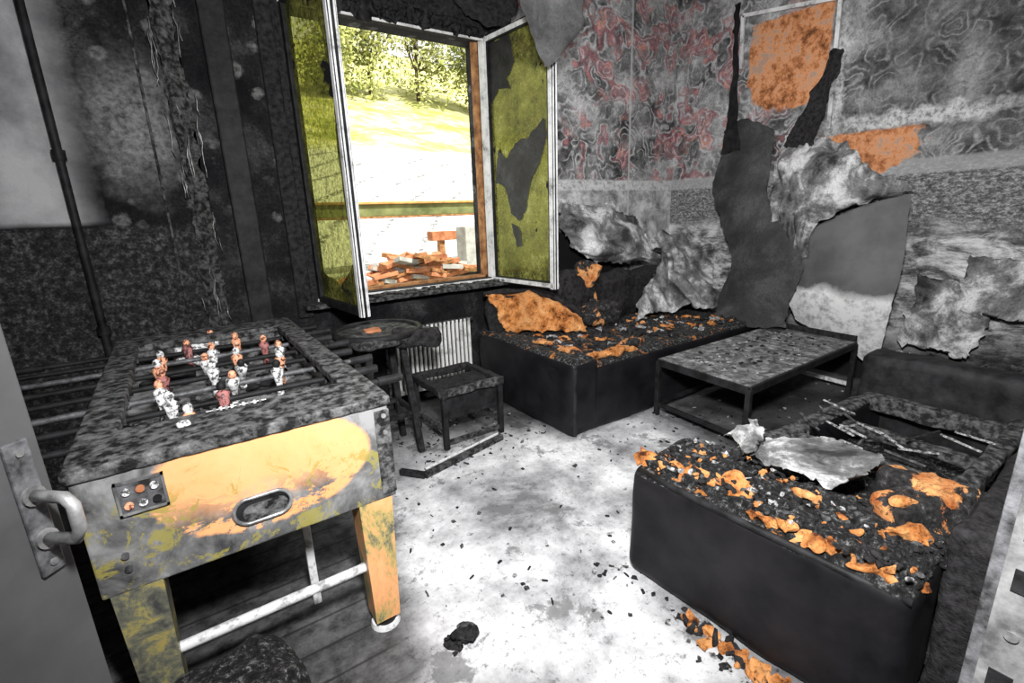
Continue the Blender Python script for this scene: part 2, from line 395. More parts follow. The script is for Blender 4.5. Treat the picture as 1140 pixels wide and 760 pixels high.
        for j in range(NR+1):
            for i in range(NC+1):
                p=G[j][i]
                a=G[j][min(i+1,NC)]-G[j][max(i-1,0)]; c=G[min(j+1,NR)][i]-G[max(j-1,0)][i]
                nn_=a.cross(c)
                nn_=nn_.normalized() if nn_.length>1e-9 else Vector((0,0,1))
                qd=Vector((p.x*cdir[0],p.y*cdir[1],p.z*cdir[2]))
                q=p.copy()
                if amp: q+=nz3(p,sc,seed)*amp
                if crease:
                    w=nz3(p,1.8,seed+4)*.2
                    r1=1-math.sqrt(noise.noise((qd+w)*csc+Vector((seed,0,0)))**2+.004)*2.2
                    r2=1-math.sqrt(noise.noise((qd+w)*csc*2.1+Vector((seed,5,0)))**2+.004)*2.2
                    q+=nn_*(r1*crease+r2*crease*.38)
                if jag and min(i,NC-i,j,NR-j)==0: q+=nz3(p,18,seed+7)*jag+nz3(p,50,seed+7)*jag*.4
                q.x=min(q.x,4.735); q.y=min(q.y,3.635)
                g[j][i]=q
        vs=[p for r in g for p in r];W=NC+1
        fs=[(j*W+i,j*W+i+1,(j+1)*W+i+1,(j+1)*W+i) for j in range(NR) for i in range(NC)]
        s.add(vs,fs,m,True)
    def finish(s,origin=None):
        me=bpy.data.meshes.new(s.name)
        if origin is None:
            xs=[v[0] for v in s.v];ys=[v[1] for v in s.v];zs=[v[2] for v in s.v]
            origin=((min(xs)+max(xs))/2,(min(ys)+max(ys))/2,min(zs))
        me.from_pydata([(v[0]-origin[0],v[1]-origin[1],v[2]-origin[2]) for v in s.v],[],s.f)
        for k in s.mats: me.materials.append(M[k])
        me.polygons.foreach_set('material_index',s.fm); me.polygons.foreach_set('use_smooth',s.sm)
        me.update()
        o=bpy.data.objects.new(s.name,me); bpy.context.collection.objects.link(o); o.location=origin
        return o

# ---------------------------------------------------------------- camera
cd=bpy.data.cameras.new('camera'); cam=bpy.data.objects.new('camera',cd); bpy.context.collection.objects.link(cam)
r_=Vector((.820,-.5718,-.0335)).normalized(); bk_=Vector((-.546,-.7979,.2568)).normalized()
u_=bk_.cross(r_).normalized(); r_=u_.cross(bk_).normalized()
cam.matrix_world=Matrix(((r_.x,u_.x,bk_.x,0),(r_.y,u_.y,bk_.y,0),(r_.z,u_.z,bk_.z,1.5),(0,0,0,1)))
cd.sensor_width=36; cd.lens=537/1140*36; cd.clip_start=.02; cd.clip_end=300
scene.camera=cam

# ---------------------------------------------------------------- room shell
XR=4.75; YW=3.65; ZC=3.7; XL=-2.2; WT=.30
b=B('floor'); b.box(XL-.3,XR+.3,-2.1,YW+WT,-.12,0,'floor'); b.finish()
b=B('ceiling'); b.box(XL-.3,XR+.3,-2.1,YW+WT,ZC,ZC+.15,'ceil'); b.finish()
WX0,WX1,WZ0,WZ1=.80,2.33,.93,2.86
b=B('wall_window')
b.box(XL-.3,WX0,YW,YW+WT,0,ZC,'wallwin'); b.box(WX1,XR+.3,YW,YW+WT,0,ZC,'wallwin')
b.box(WX0,WX1,YW,YW+WT,0,WZ0,'wallwin'); b.box(WX0,WX1,YW,YW+WT,WZ1,ZC,'wallwin'); b.finish()
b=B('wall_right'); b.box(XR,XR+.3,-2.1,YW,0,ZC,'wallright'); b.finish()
b=B('wall_left'); b.box(XL-.3,XL,-2.1,YW,0,ZC,'walldark'); b.finish()
b=B('wall_back_blocker'); b.box(XL,XR,-2.1,-1.9,0,ZC,'walldark'); b.finish()  # unseen wall added behind the camera to keep outside light out
DX0,DX1=-1.12,.915
b=B('wall_front')
b.box(XL,DX0,-.06,.06,0,ZC,'walldark'); b.box(DX1,XR,-.06,.06,0,ZC,'walldark'); b.box(DX0,DX1,-.06,.06,2.25,ZC,'walldark'); b.finish()
b=B('trim_1')
b.box(.883,.915,.0,.10,0,2.25,'jamb',.003)
b.box(.877,.883,.035,.085,.55,1.25,'steel',.001)
for z in (.62,.70,.80,.97,1.05): b.box(.875,.878,.047,.073,z,z+.035,'black')  # black rectangles stand for the shade inside the plate holes
for z in (.585,.90,1.18): b.cyl((.8765,.06,z),(.874,.06,z),.008,'steel')
b.finish()

b=B('window_sill'); b.lump(((WX0+WX1)/2,3.58,.915),(1.75,.22,.035),'char2',20,.01,.006,20)
for i in range(90):
    x=random.uniform(.9,2.4);y=random.uniform(3.48,3.66)
    b.lump((x,y,.94),(random.uniform(.03,.14),random.uniform(.02,.06),random.uniform(.008,.02)),random.choice(['char','char2','char2']),1,.01,.01,20,random.uniform(0,3),i,smooth=False)
b.finish()
b=B('window_1')
fy0,fy1=3.62,3.72
b.box(WX0-.04,WX0+.03,fy0,fy1,WZ0-.02,WZ1+.03,'char',.006); b.box(WX1-.03,WX1+.04,fy0,fy1,WZ0-.02,WZ1+.03,'black',.006)
b.box(WX1-.045,WX1-.03,fy0-.01,fy1-.04,WZ0,WZ1,'frame',.002)
b.box(WX0,WX1,fy0,fy1,WZ1-.03,WZ1+.04,'char',.006); b.box(WX0,WX1,fy0,fy1,WZ0-.02,WZ0+.03,'black',.006)
b.box(WX0,WX1,fy0-.012,fy0,WZ1-.045,WZ1-.03,'frame'); b.box(WX0,WX1,fy0-.012,fy0,WZ0+.0,WZ0+.022,'frame')
b.box(WX1-.06,WX1-.035,3.70,3.78,WZ0,WZ1,'wood',.004)
b.box(WX0,WX1,3.70,3.78,WZ0,WZ0+.05,'wood',.004)
b.box(WX0-.14,WX0-.04,3.61,3.65,WZ0-.1,ZC,'char',.01); b.box(WX1+.04,WX1+.14,3.61,3.65,WZ0-.05,ZC,'char',.01)
b.box(WX0-.14,WX1+.14,3.60,3.65,WZ1+.04,WZ1+.2,'char',.01)
for i in range(30):
    x=WX0+i*(WX1-WX0)/30; b.lump((x+.03,3.6,WZ1+random.uniform(-.01,.06)),(.07,.04,random.uniform(.03,.12)),random.choice(['char','black']),3,.02,.04,20,0,i)
def sash(hx,hy,ex,ey,gm,dark_hinge):
    z0,z1=WZ0-.01,WZ1-.01
    H=Vector((hx,hy,0));E=Vector((ex,ey,0));d=(E-H).normalized();w=.055;dp=.05
    nn=Vector((-d.y,d.x,0))
    def P(t,z,o=0): q=H+d*t+nn*o; return (q.x,q.y,z)
    L=(E-H).length
    for t,dk in ((w/2,dark_hinge),(L-w/2,False)):
        b.beam(P(t,z0),P(t,z1),dp,w,'black',.006,up=tuple(d))
        if dk: continue
        for s_ in (-1,1):
            b.beam(P(t+(w*.12 if t>.1 else 0),z0,s_*.026),P(t+(w*.12 if t>.1 else 0),z1,s_*.026),.006,w*.62,'frame',0,up=tuple(d))
    b.beam(P(L+.001,z0,.014),P(L+.001,z1,.014),.010,.006,'frame',0,up=tuple(d))
    b.beam(P(L+.001,z0,-.014),P(L+.001,z1,-.014),.010,.006,'frame',0,up=tuple(d))
    for z in (z0+w/2,z1-w/2):
        b.beam(P(w,z),P(L-w,z),dp,w,'black',.006)
        if dark_hinge: continue
        for s_ in (-1,1): b.beam(P(0,z,s_*.026),P(L,z,s_*.026),.006,w*.6,'frame')
    b.add([P(w,z0+w),P(L-w,z0+w),P(L-w,z1-w),P(w,z1-w)],[(0,1,2,3)],gm)
    return P,L
PL,LL=sash(.83,3.63,.90,2.87,'glassL',True)
PR,LR=sash(2.32,3.63,2.39,2.86,'glassR',False)
def shard(P,pts,m,off):
    pts2=[]
    for i in range(len(pts)):
        a=Vector((*pts[i],0));c=Vector((*pts[(i+1)%len(pts)],0))
        for k in range(6):
            q=a.lerp(c,k/6); 
            if k: q+=nz3(q,14,3)*.02
            pts2.append((q.x,q.y))
    vs=[]
    for t,z in pts2:
        p=Vector(P(t,z)); vs.append((p.x+off,p.y,p.z))
    b.add(vs,[tuple(range(len(vs)))],m)
shard(PR,[(.07,1.75),(.12,2.0),(.22,1.92),(.34,2.03),(.50,2.05),(.66,2.16),(.70,2.05),(.62,1.86),(.52,1.75),(.44,1.5),(.36,1.44),(.26,1.50),(.2,1.7)],'sheetdark',-.006)
shard(PR,[(.06,2.78),(.30,2.80),(.36,2.6),(.26,2.5),(.30,2.42),(.16,2.45),(.06,2.35)],'black',-.006)
shard(PR,[(.26,1.43),(.36,1.38),(.40,1.25),(.33,1.22)],'sheetdark',-.006)
shard(PL,[(.5,2.8),(.70,2.8),(.70,1.2),(.62,1.5),(.60,1.9),(.64,2.2),(.58,2.5)],'black',.006)
shard(PL,[(.06,1.3),(.10,1.15),(.4,1.08),(.66,1.25),(.70,.97),(.06,.97)],'char',.006)
b.finish()

b=B('torn_ceiling_lining')
b.surf([[(2.0,2.95,3.69),(2.3,2.9,3.69),(2.7,2.9,3.69)],[(2.0,2.82,3.2),(2.3,2.75,3.2),(2.68,2.8,3.2)],[(2.03,2.77,2.80),(2.28,2.72,2.80),(2.58,2.78,2.84)],[(2.14,2.75,2.58),(2.30,2.73,2.6),(2.57,2.76,2.72)],[(2.21,2.75,2.42),(2.28,2.74,2.44),(2.40,2.75,2.58)]],'sheetdark',8,.03,4,2,.012)
b.surf([[(1.9,3.6,3.5),(2.2,3.5,3.6),(2.5,3.5,3.5)],[(1.95,3.55,3.1),(2.2,3.45,3.1),(2.5,3.4,3.1)],[(2.1,3.5,2.92),(2.3,3.45,2.86),(2.45,3.4,2.9)]],'char',8,.03,6,3,.03)
b.surf([[(.95,3.6,3.4),(1.1,3.55,3.4),(1.3,3.5,3.4)],[(1.0,3.58,3.1),(1.12,3.5,3.1),(1.24,3.5,3.1)],[(1.1,3.55,2.78),(1.14,3.5,2.75),(1.18,3.5,2.8)]],'black',6,.03,6,3,.02)
b.surf([[(1.3,3.4,3.69),(1.6,3.4,3.69),(2.0,3.4,3.69)],[(1.35,3.35,3.3),(1.65,3.3,3.3),(1.95,3.35,3.3)],[(1.4,3.35,3.0),(1.7,3.3,2.98),(1.9,3.35,3.05)]],'black',6,.05,5,9,.03)
b.finish()

b=B('wall_pipe'); b.cyl((-.40,3.58,0),(-.40,3.58,ZC),.020,'black')
for z in (1.85,3.0,.9): b.cyl((-.40,3.58,z),(-.40,3.58,z+.05),.030,'black'); b.cyl((-.40,3.6,z+.025),(-.40,3.645,z+.025),.012,'char2')
b.cyl((.02,3.635,0),(.02,3.635,ZC),.007,'char2'); b.finish()
b=B('charred_wall_strip')
rows=[]
for k in range(15):
    z=max(ZC-.03-k*.22,.72); o=random.uniform(-.02,.02)
    rows.append([(.125+o,3.63,z),(.16+o,3.60,z),(.20+o,3.60,z),(.255+o,3.63,z)])
b.surf(rows,'char2',10,.015,9,1,.03,crease=.022,csc=9,cdir=(1,1,.15))
for j in range(34):
    x=random.choice((.12,.255,.19))+random.uniform(-.02,.02); z=random.uniform(.8,3.4)
    b.tube([(x+random.uniform(-.008,.008),3.59,z+k*.04) for k in range(random.randint(3,8))],.0028,'steel',4)
b.finish()
b=B('wall_post'); b.box(.36,.50,3.60,3.65,0,ZC,'black',.01); b.finish()

b=B('radiator')
for i in range(18):
    x=1.30+i*.038
    b.box(x,x+.021,3.49,3.515,.12,.66,'radiator',.005)
b.box(1.29,1.99,3.52,3.57,.13,.65,'char',.005)
b.box(1.28,2.0,3.495,3.525,.635,.665,'char2',.006); b.box(1.28,2.0,3.495,3.525,.115,.145,'radiator',.006)
b.cyl((1.24,3.55,.0),(1.24,3.55,.62),.012,'char2'); b.cyl((1.24,3.55,.62),(1.30,3.55,.62),.012,'char2')
for x in (1.35,1.9): b.box(x,x+.03,3.56,3.645,.45,.48,'char2'); 
b.finish()

# ---------------------------------------------------------------- foosball table
b=B('foosball_table')
tx0,tx1,ty0,ty1,tz0,tz1=-.31,.505,1.495,3.2,.55,.92
w=.045
b.box(tx0,tx1,ty0,ty0+w,tz0,tz1-.02,'laminate',.006)
b.box(tx0,tx1,ty1-w,ty1,tz0,tz1-.02,'laminate',.006)
b.box(tx0,tx0+w,ty0+w,ty1-w,tz0,tz1-.02,'laminate',.004)
b.box(tx1-w,tx1,ty0+w,ty1-w,tz0,tz1-.02,'laminate',.004)
b.box(tx0+w,tx1-w,ty0+w,ty1-w,tz0,tz0+.02,'char')
b.box(tx0+w,tx1-w,ty0+.22,ty1-.22,.75,.765,'field')
b.lump(((tx0+tx1)/2,ty0+.115,tz1-.01),(tx1-tx0+.02,.25,.035),'rim',40,.008,.003,30)
b.lump(((tx0+tx1)/2,ty1-.115,tz1-.01),(tx1-tx0+.02,.25,.035),'rim',40,.008,.003,30)
b.lump((tx0+.04,(ty0+ty1)/2,tz1-.01),(.10,ty1-ty0,.035),'rim',40,.008,.003,30)
b.lump((tx1-.04,(ty0+ty1)/2,tz1-.01),(.10,ty1-ty0,.035),'rim',40,.008,.003,30)
b.box(tx0+w,tx1-w,ty0+.21,ty0+.23,.76,.9,'rim'); b.box(tx0+w,tx1-w,ty1-.23,ty1-.21,.76,.9,'rim')
b.box(0,.2,ty0+.232,ty0+.235,.77,.85,'black'); b.box(0,.2,ty1-.235,ty1-.232,.77,.85,'black')  # thin black panels stand for the shaded goal openings
b.box(tx0+w,tx1-w,2.34,2.348,.7652,.7662,'white')
for i in range(9): b.cyl((.02+i*.016,ty0+.20,tz1+.016),(.028+i*.016,ty0+.20,tz1+.016),.008,'figB' if i%2 else 'field',8)
b.cyl((.0,ty0+.20,tz1+.016),(.17,ty0+.20,tz1+.016),.003,'steel',6)
b.lump((-.06,ty0+.15,tz1+.012),(.035,.03,.02),'figB',4,.01,.004,20)
def oval(cx,cz,hw,hh,y):
    pts=[]
    for k in range(40):
        t=2*math.pi*k/40;c=math.cos(t);s_=math.sin(t)
        pts.append((cx+(hw-hh)*(1 if c>0 else -1)+hh*c,y,cz+hh*s_))
    return pts
pts=oval(.093,.672,.078,.040,ty0-.004)
b.tube(pts,.006,'steel',8,True)
b.add([(p[0],ty0-.003,p[2]) for p in pts],[tuple(range(39,-1,-1))],'black')  # flat black face stands for the dark inside of the slot
pts2=oval(.100,.664,.062,.028,ty0-.0035); b.add([(p[0],ty0-.0045,p[2]) for p in pts2],[tuple(range(39,-1,-1))],'rim')
b.box(-.225,-.125,ty0-.008,ty0,.775,.865,'jamb',.003)
for x0_,x1_,z0_,z1_ in ((-.228,-.122,.773,.779),(-.228,-.122,.861,.867),(-.228,-.222,.773,.867),(-.128,-.122,.773,.867)): b.box(x0_,x1_,ty0-.011,ty0,z0_,z1_,'steel')
for i in range(3):
    for k in range(2): b.cyl((-.205+i*.03,ty0-.009,.80+k*.04),(-.205+i*.03,ty0-.015,.80+k*.04),.010,random.choice(['figA','figB','black','brick']))
b.box(.455,.507,ty0-.006,ty0,tz0+.02,tz1-.04,'rim',.003)
for z in (.60,.70,.80,.86): b.cyl((.485,ty0-.006,z),(.485,ty0-.012,z),.008,'steel')
for z in (.62,.66): b.cyl((-.24,ty0,z),(-.24,ty0-.008,z),.009,'jamb'); 
def leg(cx,cy):
    w1,w2=.060,.045
    vs=[]
    for z,ww in ((.62,w1),(.045,w2)):
        for sx,sy in ((-1,-1),(1,-1),(1,1),(-1,1)): vs.append((cx+sx*ww,cy+sy*ww,z))
    b.add(vs,[(0,1,5,4),(1,2,6,5),(2,3,7,6),(3,0,4,7),(3,2,1,0),(4,5,6,7)],'leg')
    b.cyl((cx,cy,.02),(cx,cy,.05),.012,'steel')
    b.cyl((cx,cy,0),(cx,cy,.018),.055,'pipewhite',20,.05); b.cyl((cx,cy,.018),(cx,cy,.026),.042,'black',20)
for cx in (-.235,.43):
    for cy in (ty0+.06,ty1-.08): leg(cx,cy)
b.cyl((-.19,ty0+.06,.27),(.39,ty0+.06,.27),.017,'pipewhite'); b.cyl((-.19,ty1-.08,.27),(.39,ty1-.08,.27),.02,'pipewhite')
b.box(.225,.255,1.80,1.83,0,.56,'pipewhite',.004)
SC=1.2
for i,ry in enumerate([1.80,1.98,2.16,2.34,2.52,2.70,2.88,3.04]):
    ext=(-.95 if i%2==0 else -.80)+random.uniform(-.12,.1)
    rx=.54+(.0 if i%2 else .04)
    rz=.872
    b.cyl((ext,ry,rz),(rx,ry,rz),.011,'black' if i not in (2,5) else 'jamb')
    b.cyl((ext,ry,rz),(ext+.14,ry,rz),.017,'black')
    b.cyl((rx,ry,rz),(rx+.10,ry,rz),.017,'black')
    for xx in (tx0-.006,tx1+.006): b.cyl((xx-.008,ry,rz),(xx+.008,ry,rz),.022,'jamb')
    for xx in (tx0+.075,tx1-.075): b.cyl((xx-.012,ry,rz),(xx+.012,ry,rz),.019,'char2')
    nfig=[1,2,3,4,4,3,2,1][i]
    for k in range(nfig):
        m=random.choice(['figA','figA','figB','figR'])
        fx=.10+(k-(nfig-1)/2)*(.60/max(nfig,3)) if nfig>1 else .10
        fx+=random.uniform(-.03,.03)+ (-.12 if i<2 else 0)
        a=random.uniform(-.6,.6)
        R=Matrix.Translation((fx,ry,rz))@Matrix.Rotation(a,4,'X')@Matrix.Scale(SC,4)
        T=lambda x,y,z,R=R: tuple(R@Vector((x,y,z)))
        rr=[.012,.014,.009,.013,.018,.021,.010]
        b.tube([T(0,.012,-.085),T(0,.004,-.07),T(0,0,-.045),T(0,0,-.02),T(0,0,.0),T(0,0,.022),T(0,0,.032)],[q*SC for q in rr],m,8)
        b.box(-.012,.012,-.006,.022,-.098,-.082,m,.003,R)
        b.tube([T(0,0,.028),T(0,0,.034),T(0,0,.045),T(0,0,.055),T(0,0,.060)],[q*SC for q in (.006,.011,.014,.010,.003)],random.choice(['figA','figB','black']),8)
for i in range(60):
    b.lump((random.uniform(tx0+.08,tx1-.08),random.uniform(2.0,ty1-.3),.775),(random.uniform(.02,.1),random.uniform(.02,.06),.02),random.choice(['char','field','char2']),2,.01,.01,30,random.uniform(0,3),i)
b.lump((-.08,2.75,.80),(.14,.16,.10),'black',8,.05,.02,12)
b.lump((.02,2.98,.84),(.2,.10,.10),'figB',8,.03,.03,18)
b.finish()

# ---------------------------------------------------------------- bar stool, side table
b=B('bar_stool')
sx,sy=.97,2.90
N=26
b.lump((sx,sy,.795),(.52,.50,.05),'char2',20,.024,.012,9,.3)
b.tube([(sx+.26*math.cos(2*math.pi*k/N),sy+.25*math.sin(2*math.pi*k/N),.82) for k in range(N)],.020,'black',8,True)
b.lump((sx-.03,sy,.825),(.10,.07,.02),'brick',6,.01,.01,14)
b.lump((sx+.16,sy-.20,.79),(.30,.09,.11),'char',10,.03,.03,9,-.5)
for a in (45,135,225,315):
    t=math.radians(a); b.beam((sx+.15*math.cos(t),sy+.15*math.sin(t),.78),(sx+.22*math.cos(t),sy+.22*math.sin(t),0),.04,.04,'char',.004)
ring=[(sx+.20*math.cos(math.radians(a)),sy+.20*math.sin(math.radians(a)),.28) for a in (45,135,225,315)]
for k in range(4): b.beam(ring[k],ring[(k+1)%4],.022,.03,'char')
b.finish()
b=B('charred_side_table')
x0,x1,y0,y1,h=1.27,1.70,2.66,3.10,.40
for x in (x0,x1):
    for y in (y0,y1): b.beam((x,y,0),(x,y,h),.035,.035,'black',.004)
b.lump(((x0+x1)/2,y0,h-.01),(x1-x0+.05,.05,.05),'char2',10,.01,.01,12); b.lump(((x0+x1)/2,y1,h-.01),(x1-x0+.05,.05,.05),'char',10,.01,.01,12)
b.lump((x0,(y0+y1)/2,h-.01),(.05,.5,.05),'char',10,.01,.01,12); b.lump((x1,(y0+y1)/2,h-.01),(.05,.5,.05),'char',10,.01,.01,12)
b.box(x0+.03,x1-.02,y0+.10,y0+.30,h-.03,h-.01,'char'); b.box(x0,x1,y0+.02,y0+.03,.20,h,'black')
b.beam((x0,y0,.05),(x1,y0,.05),.02,.025,'char2'); b.beam((x0,y0,.12),(x0,y1,.12),.02,.03,'char2'); b.beam((x1,y0,.12),(x1,y1,.12),.02,.03,'char2')
b.finish()
b=B('broken_stretcher')
b.beam((1.0,2.42,.02),(1.64,2.56,.02),.03,.035,'char2'); b.beam((1.0,2.42,.02),(.90,2.55,.02),.03,.035,'char'); b.beam((1.02,2.45,.042),(1.62,2.58,.042),.010,.010,'white')
b.finish()

# ---------------------------------------------------------------- sofa 1
b=B('burnt_sofa')
b.lump((3.12,2.84,.25),(2.24,1.18,.50),'vinyl',34,.05,.012,3,0,1,topmat='ashseat')
b.lump((2.12,2.84,.30),(.24,1.22,.50),'vinyl',26,.05,.012,4,0,2,topmat='ashseat')
b.cyl((2.03,2.25,.03),(2.03,2.25,.5),.018,'black')
b.surf([[(2.06,3.40,.86),(2.35,3.34,.86),(2.62,3.22,.80),(2.80,3.10,.66)],
        [(2.06,3.32,.85),(2.35,3.24,.84),(2.60,3.12,.77),(2.80,3.02,.64)],
        [(2.10,3.26,.72),(2.36,3.16,.70),(2.60,3.04,.65),(2.78,2.94,.58)],
        [(2.14,3.22,.56),(2.38,3.10,.55),(2.62,2.96,.54),(2.76,2.88,.53)]],'foam',14,.02,7,3,.03,crease=.035,csc=8)
b.tube([(2.05,3.38,.86),(2.2,3.36,.865),(2.35,3.32,.86),(2.5,3.26,.84),(2.62,3.2,.80),(2.80,3.08,.66),(2.86,2.98,.56)],[.02,.028,.02,.03,.03,.035,.02],'char',8)
b.lump((2.40,3.33,.66),(.66,.10,.34),'char',12,.04,.03,6,-.1,9)
b.lump((2.86,3.25,.72),(.40,.22,.50),'char',18,.10,.05,5,0,4)
b.lump((3.06,3.22,.78),(.20,.18,.56),'foamchar',20,.1,.06,5,0,6)
b.lump((3.02,3.02,.60),(.40,.20,.20),'foamchar2',20,.08,.05,6,-.3,12)
b.lump((3.7,3.25,.7),(1.0,.25,.45),'char',16,.1,.05,4,0,8)
b.lump((2.42,2.33,.52),(.50,.10,.04),'foam',20,.02,.03,10,0,5)
b.lump((2.7,2.40,.52),(.30,.12,.04),'foamchar',16,.02,.03,10,.3,15)
b.lump((2.16,2.6,.56),(.10,.45,.03),'foamchar',16,.015,.02,10,0,11)
for i in range(260):
    b.lump((random.uniform(2.10,4.1),random.uniform(2.35,3.1),.51),(random.uniform(.02,.09),random.uniform(.015,.06),random.uniform(.01,.03)),random.choice(['char','char','char2','ash','ashgrey','char','foam']),1,.01,.02,25,random.uniform(0,3),i,smooth=False)
b.finish()

b=B('crumpled_lining')
b.surf([[(3.0,3.56,1.66),(3.4,3.56,1.60),(3.8,3.56,1.54),(4.1,3.54,1.42)],
        [(3.0,3.46,1.36),(3.4,3.38,1.32),(3.85,3.36,1.28),(4.25,3.40,1.15)],
        [(3.10,3.36,1.12),(3.45,3.28,1.10),(3.85,3.22,1.06),(4.35,3.26,1.02)],
        [(3.35,3.40,1.0),(3.62,3.32,.99),(4.0,3.22,.95),(4.4,3.24,.97)]],'sheetlight',22,.02,3,3,.03,crease=.065,csc=2.8,cdir=(.7,1,1.8))
b.surf([[(4.0,3.3,1.24),(4.3,3.3,1.28),(4.55,3.2,1.2)],
        [(3.85,3.05,.98),(4.2,3.05,1.06),(4.55,3.0,1.0)],
        [(3.50,2.92,.78),(4.0,2.92,.82),(4.5,2.8,.78)],
        [(3.30,2.80,.60),(3.8,2.78,.60),(4.3,2.62,.58)]],'sheetlight',22,.02,3,7,.03,crease=.07,csc=2.8,cdir=(1.8,1,.6))
b.finish()

# ---------------------------------------------------------------- hanging lining on right wall
b=B('peeled_lining')
b.surf([[(4.70,3.02,2.22),(4.68,2.80,2.30),(4.69,2.52,2.16)],
        [(4.66,2.99,2.05),(4.64,2.76,2.08),(4.66,2.48,2.00)],
        [(4.50,2.95,1.58),(4.46,2.69,1.57),(4.50,2.38,1.52)],
        [(4.38,2.64,1.04),(4.32,2.32,1.02),(4.36,1.98,1.06)],
        [(4.25,2.64,.66),(4.2,2.35,.66),(4.22,1.98,.72)],
        [(4.12,2.60,.46),(4.08,2.26,.47),(4.10,1.95,.50)]],'sheetdark',12,.03,3,1,.02)
b.surf([[(4.70,3.0,3.3),(4.68,2.93,3.3)],[(4.68,2.97,2.8),(4.66,2.90,2.8)],[(4.68,2.98,2.3),(4.64,2.84,2.3)],[(4.66,3.02,2.0),(4.62,2.78,2.0)]],'black',8,.02,5,2,.02)
b.surf([[(4.70,2.12,2.7),(4.66,2.0,2.7)],[(4.68,2.2,2.4),(4.64,2.04,2.4)],[(4.66,2.34,2.1),(4.62,2.10,2.1)],[(4.62,2.38,1.9),(4.6,2.15,1.85)]],'char',8,.03,5,4,.02)
b.surf([[(4.52,2.08,1.25),(4.50,1.75,1.42),(4.52,1.36,1.54)],
        [(4.42,2.06,.95),(4.38,1.70,1.05),(4.42,1.30,1.10)],
        [(4.40,2.08,.70),(4.36,1.72,.72),(4.42,1.33,.75)],
        [(4.46,2.02,.50),(4.48,1.70,.36),(4.56,1.40,.16)]],'sheetB',12,.02,2.5,5,.01)
b.surf([[(4.68,2.42,2.10),(4.66,2.2,2.08),(4.62,1.86,1.98)],
        [(4.58,2.44,1.80),(4.44,2.16,1.84),(4.46,1.58,1.72)],
        [(4.50,2.42,1.50),(4.36,2.12,1.52),(4.46,1.36,1.55)],
        [(4.40,2.20,1.22),(4.36,2.08,1.28),(4.46,1.90,1.36)],
        [(4.36,2.08,1.0),(4.35,2.02,1.02),(4.36,1.98,1.1)]],'sheetlight',20,.02,3,8,.015,crease=.055,csc=2.9,cdir=(1,2.4,.6))
b.surf([[(4.68,1.30,.95),(4.67,1.05,.9),(4.68,.8,.85)],[(4.60,1.28,.66),(4.54,1.05,.68),(4.58,.8,.62)],[(4.52,1.28,.42),(4.50,1.02,.40),(4.52,.85,.36)]],'sheetlight',14,.03,4,11,.04,crease=.05,csc=3)
b.surf([[(4.69,1.0,1.1),(4.68,.8,1.12),(4.69,.5,1.08)],[(4.62,1.0,.9),(4.60,.78,.92),(4.62,.5,.9)],[(4.57,.98,.72),(4.54,.76,.7),(4.57,.5,.7)]],'sheetlight',14,.03,4,12,.04,crease=.05,csc=3)
b.finish()
b=B('trim_2')
b.beam((4.735,2.93,3.2),(4.735,2.10,3.08),.02,.03,'frame'); b.beam((4.735,2.93,3.2),(4.735,2.91,2.75),.02,.03,'frame')
b.beam((4.735,2.10,3.08),(4.735,2.07,2.10),.02,.03,'frame')
b.finish()

# ---------------------------------------------------------------- coffee table
b=B('coffee_table')
c=[(2.72,1.45),(2.78,2.17),(4.32,2.17),(4.26,1.47)]
vs=[(x,y,.420) for x,y in c]+[(x,y,.442) for x,y in c]
b.add(vs,[(0,1,2,3),(7,6,5,4)]+[(i,(i+1)%4,4+(i+1)%4,4+i) for i in range(4)],'tabletop')
for i in range(4):
    p,q=c[i],c[(i+1)%4]; b.beam((p[0],p[1],.412),(q[0],q[1],.412),.03,.05,'black',.004)
    b.beam((p[0],p[1],0),(p[0],p[1],.42),.034,.034,'black',.004)
b.beam((c[2][0],c[2][1],.46),(c[3][0],c[3][1],.46),.03,.05,'char')
b.beam((c[0][0],c[0][1],.09),(c[1][0],c[1][1],.09),.02,.03,'black'); b.beam((c[2][0],c[2][1],.09),(c[3][0],c[3][1],.09),.02,.03,'pipewhite')
b.beam((c[1][0],c[1][1],.09),(c[2][0],c[2][1],.09),.02,.03,'black')
for i in range(90):
    x=random.uniform(2.85,4.15);y=random.uniform(1.55,2.1)
    b.lump((x,y,.446),(random.uniform(.01,.04),random.uniform(.01,.03),.010),random.choice(['char','ash','char2']),1,.005,.006,30,random.uniform(0,3),i,smooth=False)
b.finish()

# ---------------------------------------------------------------- sofa 2
b=B('burnt_couch')
b.lump((1.565,.74,.25),(.34,.94,.50),'vinyl',40,.06,.012,3,.05,1,topmat='ashseat')
b.lump((1.59,.72,.49),(.28,.88,.07),'ashgrey',46,.03,.03,16,.05,21)
b.lump((1.60,1.15,.26),(.38,.14,.49),'vinyl',20,.06,.012,4,.12,3,topmat='ashseat')
b.tube([(1.405,1.17,.475),(1.40,1.0,.475),(1.405,.8,.475),(1.415,.6,.475),(1.43,.4,.47),(1.45,.28,.465)],.013,'black',8)
b.lump((2.45,1.02,.22),(1.55,.10,.44),'vinyl',26,.03,.015,4,-.08,4,topmat='char2')
b.lump((2.45,.20,.30),(1.55,.16,.60),'char',22,.03,.02,4,0,5)
b.box(1.7,3.2,.25,1.0,.10,.14,'char')
b.lump((2.25,.60,.42),(.06,.75,.09),'char2',14,.01,.012,8,0,6)
b.lump((2.75,.60,.36),(.05,.72,.06),'char2',14,.01,.012,8,0,7)
b.lump((3.06,.58,.42),(.07,.75,.09),'char2',14,.01,.012,8,0,8)
b.lump((3.27,.62,.33),(.22,.86,.66),'black',20,.04,.02,4,0,9)
b.lump((2.6,.36,.45),(1.15,.07,.07),'char2',24,.015,.014,8,0,10)
b.lump((1.84,.37,.47),(.32,.13,.24),'foamchar',26,.03,.03,7,-.35,11)
